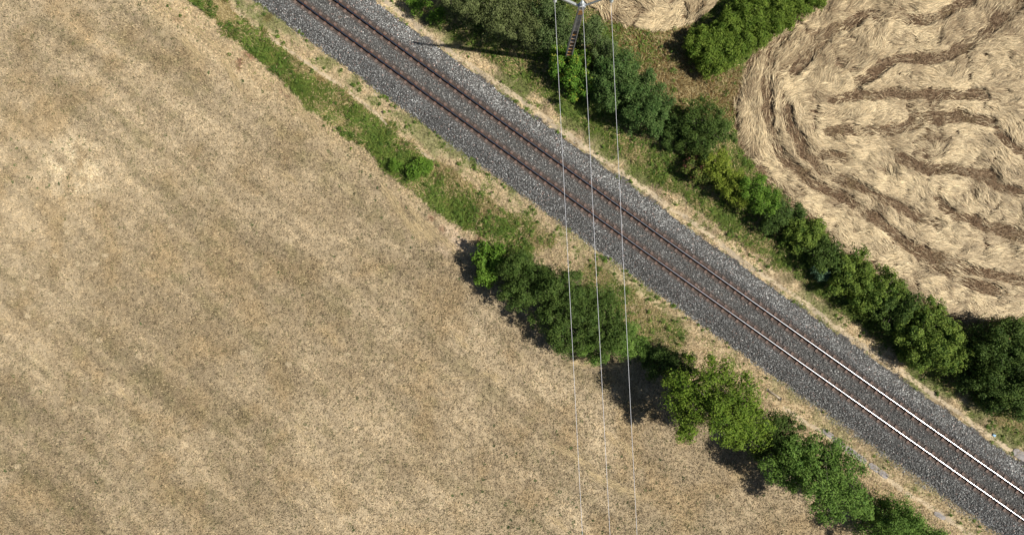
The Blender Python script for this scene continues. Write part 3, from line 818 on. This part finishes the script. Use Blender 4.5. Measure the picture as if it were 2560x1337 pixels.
def plant(name, label, ctg, lobespec, pal, leaf=0.085, dens=46, slim=0.55, loose=0.12, base=None, group=None, tree=False, clr=0.25, rad=None, seed=None):
    """lobespec: (px, py, r_px, z_centre, flat): where the lobe is seen in the photo, its radius and the height of its middle"""
    lobes = []
    for (px, py, rp, zc, fl) in lobespec:
        p = at(px, py, zc); r = rp / S * (H - zc) / H
        lobes.append((p[0], p[1], zc, r, r * fl))
    lob = np.array(lobes)
    tuft = []
    for (cx, cy, cz, r, rz) in lobes:
        tuft.append((cx, cy, cz - 0.1 * rz, r * 0.66, rz * 0.7))
        nt_ = 11 if r > 0.9 else 6
        if not tree and cz > 0.8:
            tuft.append((cx, cy, cz * 0.42, r * 0.92, cz * 0.46))
        for q in range(nt_):
            t = 2.399963 * q + rng.uniform(0, 1.2); e = rng.uniform(-0.15, 1.0)
            ce = math.sqrt(max(0.0, 1 - e * e)); rr = rng.uniform(0.52, 0.84)
            f_ = rng.uniform(0.24, 0.50)
            if rng.random() < 0.35: rr = rng.uniform(0.85, 1.08); f_ = rng.uniform(0.14, 0.25)
            tuft.append((cx + math.cos(t) * ce * r * rr, cy + math.sin(t) * ce * r * rr, cz + e * rz * rr, r * f_, r * f_ * rng.uniform(0.75, 1.0)))
    if base is None:
        b = np.array([lob[:, 0].mean(), lob[:, 1].mean(), 0.0])
    else:
        b = at(base[0], base[1], 0)
    b[2] = float(field_height(np.array([b[0]]), np.array([b[1]]))[0])
    o = thing(name, b, label, ctg, group)
    (v, f, c), sp = crown_leaves(tuft, PAL[pal], leaf, dens, slim, loose, clr)
    v = v - b
    zlow = 0.03
    v[:, 2] = np.maximum(v[:, 2], zlow + rng.uniform(0, 0.05, len(v)))
    link('crown' if tree else 'foliage', npmesh('crown' if tree else 'foliage', v, f, M_leaf, c), o)
    w = MB()
    L2 = [(l[0] - b[0], l[1] - b[1], l[2] - b[2], l[3], l[4]) for l in lobes]
    wood(w, (0, 0, 0), L2, sp - b, rad or (0.13 if tree else 0.06))
    w.build('trunk' if tree else 'stems', M_bark, o, True)
    return o

ROW = 'shrubs and trees between the parched field and the railway'
plant('shrub', 'bright leafy shrub at the upper left tip of the dark thicket beside the parched field', 'shrub', [(1228, 642, 40, 1.6, 0.9), (1215, 690, 28, 1.1, 0.8)], 'bright', 0.12, 34, 0.6, 0.25, group=ROW)
plant('hawthorn_shrub', 'rounded dark hawthorn right behind the bright leafy tip of the thicket', 'shrub', [(1290, 670, 58, 2.2, 0.9), (1300, 735, 52, 1.9, 0.9), (1345, 695, 48, 1.9, 0.9)], 'hawthorn', 0.09, 50, 0.5, 0.16, group=ROW)
plant('hawthorn_shrub', 'largest dark hawthorn in the middle of the thicket, crossed by the left wire', 'shrub', [(1400, 725, 62, 2.6, 0.9), (1390, 800, 60, 2.3, 0.9), (1445, 770, 60, 2.7, 0.9), (1420, 850, 42, 1.5, 0.9)], 'hawthorn', 0.09, 50, 0.5, 0.16, group=ROW)
plant('hawthorn_shrub', 'dark hawthorn beside pale grass, crossed by the middle wire', 'shrub', [(1495, 770, 55, 2.1, 0.9), (1512, 830, 56, 2.0, 0.9)], 'hawthorn', 0.09, 50, 0.5, 0.16, group=ROW)
plant('hawthorn_shrub', 'fresher green hawthorn under the right wire at the lower end of the thicket', 'shrub', [(1560, 850, 48, 1.5, 0.85), (1590, 868, 32, 1.1, 0.85), (1490, 878, 38, 1.0, 0.8)], 'alder', 0.075, 60, 0.5, 0.14, group=ROW)
plant('shrub', 'dim low shrub in the shade between hawthorn thicket and yellow green tree', 'shrub', [(1655, 905, 45, 1.4, 0.85), (1700, 925, 40, 1.6, 0.85), (1625, 895, 24, 0.9, 0.85)], 'dark', 0.085, 50, 0.55, 0.15, group=ROW)
plant('ash_tree', 'tall yellow green ash tree with its shadow thrown on the parched field', 'tree',
      [(1700, 985, 46, 4.4, 0.75), (1760, 1000, 60, 4.4, 0.7), (1825, 1045, 58, 4.8, 0.7), (1735, 960, 62, 4.6, 0.75), (1790, 935, 52, 4.4, 0.7), (1850, 1000, 62, 4.7, 0.75), (1790, 1030, 60, 5.4, 0.7), (1715, 1040, 44, 3.8, 0.7), (1715, 1082, 24, 3.4, 0.7), (1880, 1065, 48, 4.3, 0.75), (1830, 1085, 46, 4.0, 0.7)],
      'ash', 0.11, 36, 0.42, 0.28, base=(1715, 958), group=ROW, tree=True, clr=0.30)
plant('shrub', 'dark bush tucked between the yellow green ash and the spreading green tree', 'shrub', [(1955, 1075, 42, 3.0, 0.9), (1940, 1115, 40, 2.6, 0.9), (1900, 1120, 28, 2.2, 0.9)], 'hawthorn', 0.10, 40, 0.5, 0.2, group=ROW)
plant('field_tree', 'spreading green tree beside the concrete slabs, below the ash', 'tree',
      [(2020, 1170, 55, 3.8, 0.7), (2090, 1215, 52, 4.0, 0.7), (1935, 1160, 40, 3.0, 0.7), (1990, 1130, 50, 3.7, 0.75), (2050, 1130, 54, 3.9, 0.75), (2100, 1170, 54, 4.2, 0.75), (2050, 1205, 56, 4.2, 0.75), (1975, 1185, 36, 3.2, 0.7), (2120, 1235, 46, 4.0, 0.75), (2070, 1262, 42, 3.8, 0.7), (2150, 1275, 26, 3.4, 0.7)],
      'alder', 0.105, 38, 0.5, 0.25, base=(1985, 1120), group=ROW, tree=True, clr=0.30)
plant('shrub', 'dark rounded bush cut by the bottom edge of the photo', 'shrub', [(2240, 1300, 56, 2.8, 0.85), (2200, 1330, 50, 2.4, 0.85), (2290, 1335, 52, 2.6, 0.85), (2190, 1270, 26, 1.8, 0.85), (2330, 1375, 50, 2.4, 0.85)], 'alder', 0.09, 48, 0.5, 0.18, group=ROW)
plant('shrub', 'small dark green bush in the grassy strip left of the ballast', 'shrub', [(1040, 425, 30, 0.7, 0.7), (1065, 412, 18, 0.55, 0.7)], 'bright', 0.09, 40, 0.55, 0.2, base=(1042, 428), rad=0.025)
plant('shrub', 'tiny bush beside the larger bush in the grassy strip', 'shrub', [(988, 415, 16, 0.5, 0.8)], 'bright', 0.08, 36, 0.55, 0.2, rad=0.02)

HEDGE = 'bushes of the hedge between the railway and the straw field'
def hb(label, spec, pal, leaf=0.08, dens=54, slim=0.5, loose=0.14, name='hedge_shrub', **k):
    return plant(name, label, 'shrub', spec, pal, leaf, dens, slim, loose, group=HEDGE, **k)
hb('low bright bramble at the top of the verge, left of the willows', [(1050, 12, 26, 0.7, 0.8), (1088, 40, 22, 0.6, 0.8), (1030, -15, 26, 0.8, 0.8)], 'bright', 0.09, 40, rad=0.03)
hb('dark olive bush leftmost in the hedge along the top edge', [(1185, 5, 46, 3.0, 0.95), (1150, -20, 50, 3.0, 0.95)], 'olive')
hb('olive green bush with its shadow on the verge grass', [(1245, 48, 48, 2.9, 0.95), (1235, -5, 44, 3.2, 0.95)], 'olive', 0.075)
hb('olive bush with a yellow green flank, left of the left wire', [(1310, 65, 44, 2.7, 0.95), (1300, 15, 46, 3.3, 0.95), (1330, 100, 24, 1.8, 0.9)], 'olive', 0.075)
hb('grey green willow bush under the left wire at the top edge', [(1375, 25, 52, 3.6, 0.9), (1365, 85, 36, 2.6, 0.9), (1405, 75, 30, 3.0, 0.9)], 'willow', 0.10, 46, 0.42)
hb('grey green willow bush right of the pole, above the rough grass', [(1478, 75, 32, 2.6, 0.9), (1515, 120, 32, 2.4, 0.9)], 'willow', 0.10, 46, 0.42)
hb('deep green glossy bush wrapped round the foot of the concrete pole', [(1415, 165, 44, 1.5, 0.85), (1445, 205, 40, 1.5, 0.85), (1398, 128, 26, 1.1, 0.85), (1455, 150, 22, 1.3, 0.85)], 'glossy', 0.10, 44, 0.6)
hb('large grey green bush under the right wire', [(1515, 180, 46, 2.3, 0.9), (1555, 160, 36, 2.2, 0.9), (1520, 230, 42, 2.0, 0.9), (1560, 215, 44, 2.4, 0.9)], 'sage', 0.09, 50, 0.5)
hb('large grey green bush with a round end beside the rough grass', [(1612, 220, 46, 2.4, 0.9), (1640, 270, 44, 2.3, 0.9), (1595, 280, 46, 2.1, 0.9), (1635, 312, 28, 1.6, 0.9)], 'sage', 0.09, 50, 0.5)
hb('shaded dark bush between the round grey green one and the feathery one', [(1695, 325, 34, 1.0, 0.85), (1672, 345, 24, 0.8, 0.85)], 'dark')
hb('feathery mid green bush touching the left tip of the straw field', [(1755, 300, 48, 2.1, 0.8), (1800, 320, 34, 1.8, 0.8), (1750, 355, 40, 1.6, 0.8), (1720, 355, 26, 1.3, 0.8)], 'hawthorn', 0.10, 44, 0.35, 0.25)
hb('reddish bramble bush next to the yellow green bush', [(1728, 410, 30, 0.9, 0.8), (1755, 430, 30, 1.0, 0.8)], 'bramble', 0.09, 42)
hb('yellow green bush between the reddish bramble and the straw', [(1790, 415, 38, 1.2, 0.85), (1825, 455, 38, 1.3, 0.85), (1845, 490, 26, 1.1, 0.85)], 'yellow', 0.085, 48)
hb('fresh green bush casting a dark shadow below the yellow green one', [(1880, 470, 34, 1.9, 0.9), (1905, 498, 36, 2.0, 0.9)], 'bright', 0.085, 48)
hb('dark green bush with a pointed tip reaching towards the straw', [(1945, 530, 34, 1.4, 0.85), (1985, 540, 28, 1.3, 0.85), (1925, 560, 26, 0.9, 0.85)], 'dark', 0.085)
lo = [('hedge bush with yellowish leaves just below the pointed dark one', [(1998, 590, 38, 1.2, 0.85), (2030, 575, 28, 1.0, 0.85)], 'hedge'),
      ('straggly thin bush in the hedge above the blue green shrub', [(2060, 640, 40, 1.4, 0.85), (2035, 622, 28, 1.2, 0.85)], 'hawthorn'),
      ('small blue green shrub on the track side of the hedge', [(2052, 692, 20, 0.7, 0.8)], 'blue'),
      ('clumpy light green bush opposite the narrow straw strip', [(2125, 675, 42, 1.5, 0.85), (2110, 710, 36, 1.3, 0.85)], 'hedge'),
      ('broad clumpy green bush in the middle of the lower hedge', [(2185, 715, 44, 1.6, 0.85), (2160, 748, 38, 1.3, 0.85), (2218, 735, 34, 1.4, 0.85)], 'hedge'),
      ('green bush in the lower hedge with dark hollows under it', [(2245, 760, 42, 1.7, 0.9), (2222, 790, 36, 1.3, 0.9)], 'hawthorn'),
      ('dense mid green bush beside the end of the straw swath', [(2310, 800, 46, 1.9, 0.9), (2290, 840, 44, 1.8, 0.9), (2350, 830, 38, 1.8, 0.9)], 'hedge'),
      ('tall rounded bush on the track side near the shaded gap', [(2345, 880, 48, 2.1, 0.9), (2290, 890, 36, 1.5, 0.9), (2375, 860, 30, 1.9, 0.9)], 'hedge'),
      ('big dark bush at the right edge below the straw field', [(2490, 870, 60, 2.8, 0.9), (2550, 850, 55, 2.8, 0.9), (2500, 940, 60, 2.6, 0.9), (2560, 930, 60, 3.0, 0.9), (2450, 930, 36, 1.8, 0.9)], 'hawthorn'),
      ('dark bush hanging over shade at the right edge above the blue sheet', [(2545, 1010, 40, 1.7, 0.9), (2600, 1000, 50, 2.0, 0.9), (2470, 1000, 30, 1.0, 0.8)], 'dark'),
      ('low fringe bush in the shaded gap beside the tall rounded bush', [(2420, 900, 30, 1.0, 0.85), (2410, 950, 30, 0.9, 0.85)], 'dark')]
for lab, spec, pal in lo:
    spec = [(a + 3, b - 3, r * 1.12, z * 0.86, f * 0.9) for (a, b, r, z, f) in spec]
    hb(lab, spec, pal, 0.10, 46, 0.55, 0.2)
hspec = []
for t in np.linspace(-0.12, 1, 8):
    cx = 1790 + (2010 - 1790) * t; cy = 118 + (-35 - 118) * t
    for q in (-32, 0, 32):
        hspec.append((cx + q * 0.55, cy + q * 0.83, 34, 1.15, 0.95))
plant('clipped_hedge', 'thick bright green clipped hedge running up between the two straw areas', 'hedge', hspec, 'clipped', 0.085, 62, 0.55, 0.05, rad=0.04)

# ------------------------------------------------------------------ pole and wires
PT = 11.0
pb = at(1455, 14, PT)
pole = thing('utility_pole', (pb[0], pb[1], 0), 'grey concrete ladder pole with orange lichen carrying three wires', 'utility pole')
sh = MB()
def hw(z): return 0.235 - 0.085 * z / PT     # half width across the wires
def hd(z): return 0.165 - 0.05 * z / PT     # half depth
def prism(b, x0f, x1f, y0f, y1f, z0, z1, mi=0):
    vs = []
    for z in (z0, z1):
        vs += [(x0f(z), y0f(z), z), (x1f(z), y0f(z), z), (x1f(z), y1f(z), z), (x0f(z), y1f(z), z)]
    b.add(vs, [[3, 2, 1, 0], [4, 5, 6, 7], [0, 1, 5, 4], [1, 2, 6, 5], [2, 3, 7, 6], [3, 0, 4, 7]], mi)
FL = 0.058
prism(sh, lambda z: -hw(z), lambda z: -hw(z) + FL, lambda z: -hd(z), lambda z: hd(z), -0.3, PT)
prism(sh, lambda z: hw(z) - FL, lambda z: hw(z), lambda z: -hd(z), lambda z: hd(z), -0.3, PT)
prism(sh, lambda z: -hw(z) + FL, lambda z: hw(z) - FL, lambda z: -hd(z) + 0.03, lambda z: hd(z) - 0.03, 7.15, PT)
prism(sh, lambda z: -hw(z) + FL - 0.004, lambda z: hw(z) - FL + 0.004, lambda z: hd(z) - 0.07, lambda z: hd(z) - 0.035, -0.3, 7.14)
sh.build('shaft', M_conc, pole)
zs = 0.4
while zs < 7.0:
    r_ = MB(); prism(r_, lambda z: -hw(z) + FL, lambda z: hw(z) - FL, lambda z: -hd(z) + 0.01, lambda z: hd(z) - 0.071, zs, zs + 0.13)
    r_.build('rung', M_lich, pole); zs += 0.66
ca_ = MB(); ca_.box((0, 0, PT + 0.05), (0.15, 0.13, 0.06), top=0.9); ca_.tube([(0, 0, PT + 0.1), (0, 0, PT + 0.16)], [0.11, 0.08], 10)
ca_.build('head_plate', M_galv, pole)
li = MB(); prism(li, lambda z: -hw(z) + 0.03, lambda z: hw(z) - 0.03, lambda z: -hd(z) - 0.004, lambda z: -hd(z) + 0.02, 9.9, 10.6)
li.build('lichen_patch', M_lich, pole)
# wires: seen in the photo at x = 1387 / 1456 / 1527 on top and 1456 / 1525 / 1592 at the bottom edge
ENDS = []
for (xt, xb, zt, zb) in ((1386.5, 1456, 11.45, 10.6), (1456, 1525, 11.55, 10.7), (1527, 1592.5, 11.45, 10.6)):
    A = at(xt, 0, zt); B = at(xb, 1337, zb)
    ENDS.append((A, B))
def wire_pts(A, B):
    d = (B - A)
    out = []
    for t in np.linspace(0, 3.4, 69):
        p = A + d * t
        L = t
        z = A[2] + (B[2] - A[2]) * (L * (2.75 - L) / (1 * 1.75))
        out.append((p[0], p[1], z))
    back = []
    for t in np.linspace(2.0, 0, 41)[:-1]:
        p = A - d * t
        z = A[2] - (A[2] - B[2]) * (t * (2.75 - t) / 1.75)
        back.append((p[0], p[1], z))
    return back + out
wl = ['left wire of three spanning from the pole over the track', 'middle wire of three passing over the concrete pole head', 'right wire of three spanning over the grey green bushes and track']
tops = []
for (A, B), lab in zip(ENDS, wl):
    # the support lies level with the pole
    d = B - A; t = (pb[1] - A[1]) / d[1]
    sup = A + d * t; sup[2] = A[2]
    tops.append(sup)
    # clean parabola from the support
    pts = wire_pts(np.array([sup[0], sup[1], sup[2]]), np.array([B[0], B[1], B[2]]))
    w = MB(); w.tube(pts, 0.0092, 6)
    tag(w.build('overhead_wire', M_wire, None, True), lab, 'wire', 'overhead wires across the track')
for sgn, sup in ((-1, tops[0]), (1, tops[2])):
    ex = sup[0] - pb[0]; ey = sup[1] - pb[1]; ez = sup[2] + 1.0
    arm = MB()
    a0 = Vector((0.14 * sgn, 0, PT - 0.05)); a1 = Vector((ex, ey, ez))
    d = (a1 - a0).normalized(); sx = Vector((0, 1, 0)); n = d.cross(sx)
    L = (a1 - a0).length
    arm.box((a0 + a1) / 2, (L / 2, 0.055, 0.012), (d, sx, n))
    arm.box((a0 + a1) / 2 - sx * 0.055 + n * 0.05, (L / 2, 0.010, 0.055), (d, sx, n))
    arm.box(a0 + Vector((0, 0, -0.1)), (0.05, 0.12, 0.16))
    arm.build('crossarm', M_galv, pole)
def insulator(name, x, y, z0, z1):
    b = MB(); n = 4
    pts = []; rr = []
    for i in range(n):
        a = z0 + (z1 - z0) * (0.12 + 0.76 * i / n); h = (z1 - z0) * 0.76 / n
        pts += [(x, y, a), (x, y, a + h * 0.25), (x, y, a + h * 0.7), (x, y, a + h * 0.95)]; rr += [0.035, 0.105, 0.085, 0.035]
    pts = [(x, y, z0)] + pts + [(x, y, z1)]; rr = [0.02] + rr + [0.02]
    b.tube(pts, rr, 12)
    return b.build(name, M_glass, pole, True)
insulator('insulator', tops[0][0] - pb[0], tops[0][1] - pb[1], tops[0][2], tops[0][2] + 1.0)
insulator('insulator', tops[2][0] - pb[0], tops[2][1] - pb[1], tops[2][2], tops[2][2] + 1.0)
insulator('insulator', tops[1][0] - pb[0], tops[1][1] - pb[1], PT + 0.16, tops[1][2])

# ------------------------------------------------------------------ small things on the verges
def slab(px, py, l, w, deg, label, group='concrete slabs beside the track', notch=True):
    p = at(px, py); z = float(field_height(np.array([p[0]]), np.array([p[1]]))[0])
    o = thing('concrete_slab', (p[0], p[1], z), label, 'slab', group)
    o.rotation_euler = (0, 0, math.radians(deg))
    b = MB()
    n = 14; ring = []
    for k in range(n):
        t = 2 * PI * k / n
        cx, sy = math.cos(t), math.sin(t)
        q = 1 / max(abs(cx), abs(sy)) ** 0.72
        ring.append((cx * q * l / 2 * random.uniform(0.93, 1.03), sy * q * w / 2 * random.uniform(0.9, 1.05)))
    vs = [(x, y, -0.05) for x, y in ring] + [(x, y, 0.045) for x, y in ring] + [(x * 0.96, y * 0.93, 0.058) for x, y in ring]
    fs = [[i, (i + 1) % n, n + (i + 1) % n, n + i] for i in range(n)] + [[n + i, n + (i + 1) % n, 2 * n + (i + 1) % n, 2 * n + i] for i in range(n)] + [[2 * n + i for i in range(n)]]
    b.add(vs, fs); b.build('slab_body', M_slab, o)
    if notch:
        q = MB(); q.box((l / 2 - 0.13, 0.02, 0.062), (0.07, 0.035, 0.012)); q.tube([(l / 2 - 0.13, 0.02, 0.07), (l / 2 - 0.13, 0.02, 0.12)], 0.015, 6)
        q.build('lifting_ring', M_tin, o)
    return o
slab(2070, 1083, 0.95, 0.36, -35, 'uppermost grey slab of the row beside the green tree')
slab(2098, 1105, 0.95, 0.38, -37, 'second grey slab from the top of the row beside the green tree')
slab(2127, 1127, 1.0, 0.42, -36, 'third grey slab from the top of the row beside the green tree')
slab(2152, 1145, 0.95, 0.42, -36, 'fourth grey slab of the row, just before the sandy gap')
slab(2185, 1168, 0.9, 0.42, -36, 'grey slab directly after the sandy gap in the row')
slab(2208, 1184, 0.8, 0.40, -35, 'lowest grey slab of the row beside the green tree')
slab(2349, 1288, 0.9, 0.34, -32, 'half buried grey slab alone near the bottom edge', notch=False)
slab(2552, 1137, 1.3, 0.62, -33, 'wide grey slab at the right edge beside the ballast', notch=False)
p = at(1935, 985); o = thing('fallen_post', (p[0], p[1], 0), 'short pale wooden post lying on dry grass beside the ballast', 'post')
b = MB(); b.tube([(-0.42, 0.28, 0.10), (0.1, -0.08, 0.11), (0.36, -0.27, 0.12)], [0.065, 0.07, 0.07], 9); b.build('post_shaft', M_timber, o, True)
b = MB(); b.box((0.40, -0.30, 0.10), (0.10, 0.05, 0.08), (Vector((0.6, 0.8, 0)), Vector((-0.8, 0.6, 0)), Vector((0, 0, 1)))); b.build('end_bracket', M_tin, o)
b = MB(); b.box((-0.47, 0.33, 0.05), (0.12, 0.10, 0.05), top=0.7); b.build('broken_stump', M_bark, o)
p = at(2484, 1087)
b = MB(); b.box((0, 0, 0.05), (0.105, 0.085, 0.035), (Vector((0.85, -0.5, 0.15)).normalized(), Vector((0.5, 0.86, 0)).normalized(), Vector((-0.12, 0.07, 0.99)).normalized()), top=0.92)
b.box((0.02, 0.0, 0.089), (0.045, 0.012, 0.004)); ob = b.build('plastic_canister', M_blue); ob.location = (p[0], p[1], 0)
tag(ob, 'small pale blue plastic object lying beside the dirt path', 'litter')
p = at(1777, 148, 1.6)
b = MB(); b.tube([(0, 0, 0), (0, 0, 1.62), (0, 0, 1.7)], [0.06, 0.06, 0.03], 9)
ob = b.build('marker_post', M_white, None, True); ob.location = (p[0], p[1], 0)
tag(ob, 'white post top poking out of the clipped hedge end', 'post')

# ------------------------------------------------------------------ light, sky, camera
EL, AZ = math.radians(52.5), math.radians(-8.5)
sd_ = Vector((math.cos(EL) * math.cos(AZ), math.cos(EL) * math.sin(AZ), math.sin(EL)))
sun = bpy.data.lights.new('sun', 'SUN'); sun.energy = 5.0; sun.angle = math.radians(0.55); sun.color = (1.0, 0.955, 0.88)
so = bpy.data.objects.new('sun', sun); COL.objects.link(so)
so.rotation_euler = (-sd_).to_track_quat('-Z', 'Y').to_euler(); so.location = (0, 0, 80)
W = bpy.data.worlds.new('World'); SC.world = W; W.use_nodes = True
nt = W.node_tree; nt.nodes.clear()
out = nt.nodes.new('ShaderNodeOutputWorld'); bg = nt.nodes.new('ShaderNodeBackground'); sky = nt.nodes.new('ShaderNodeTexSky')
sky.sky_type = 'NISHITA'; sky.sun_disc = False; sky.sun_elevation = EL; sky.sun_rotation = math.atan2(sd_.x, sd_.y)
bg.inputs['Strength'].default_value = 0.05
nt.links.new(sky.outputs[0], bg.inputs['Color']); nt.links.new(bg.outputs[0], out.inputs['Surface'])

cam = bpy.data.cameras.new('camera'); co = bpy.data.objects.new('camera', cam); COL.objects.link(co)
co.location = (0, 0, H); co.rotation_euler = (0, 0, 0)
cam.sensor_width = 36; cam.lens = 36 * H / (2560 / S); cam.clip_start = 0.5; cam.clip_end = 6000
SC.camera = co
SC.view_settings.view_transform = 'Standard'; SC.view_settings.look = 'None'
SC.view_settings.exposure = 0.20; SC.view_settings.gamma = 1.0
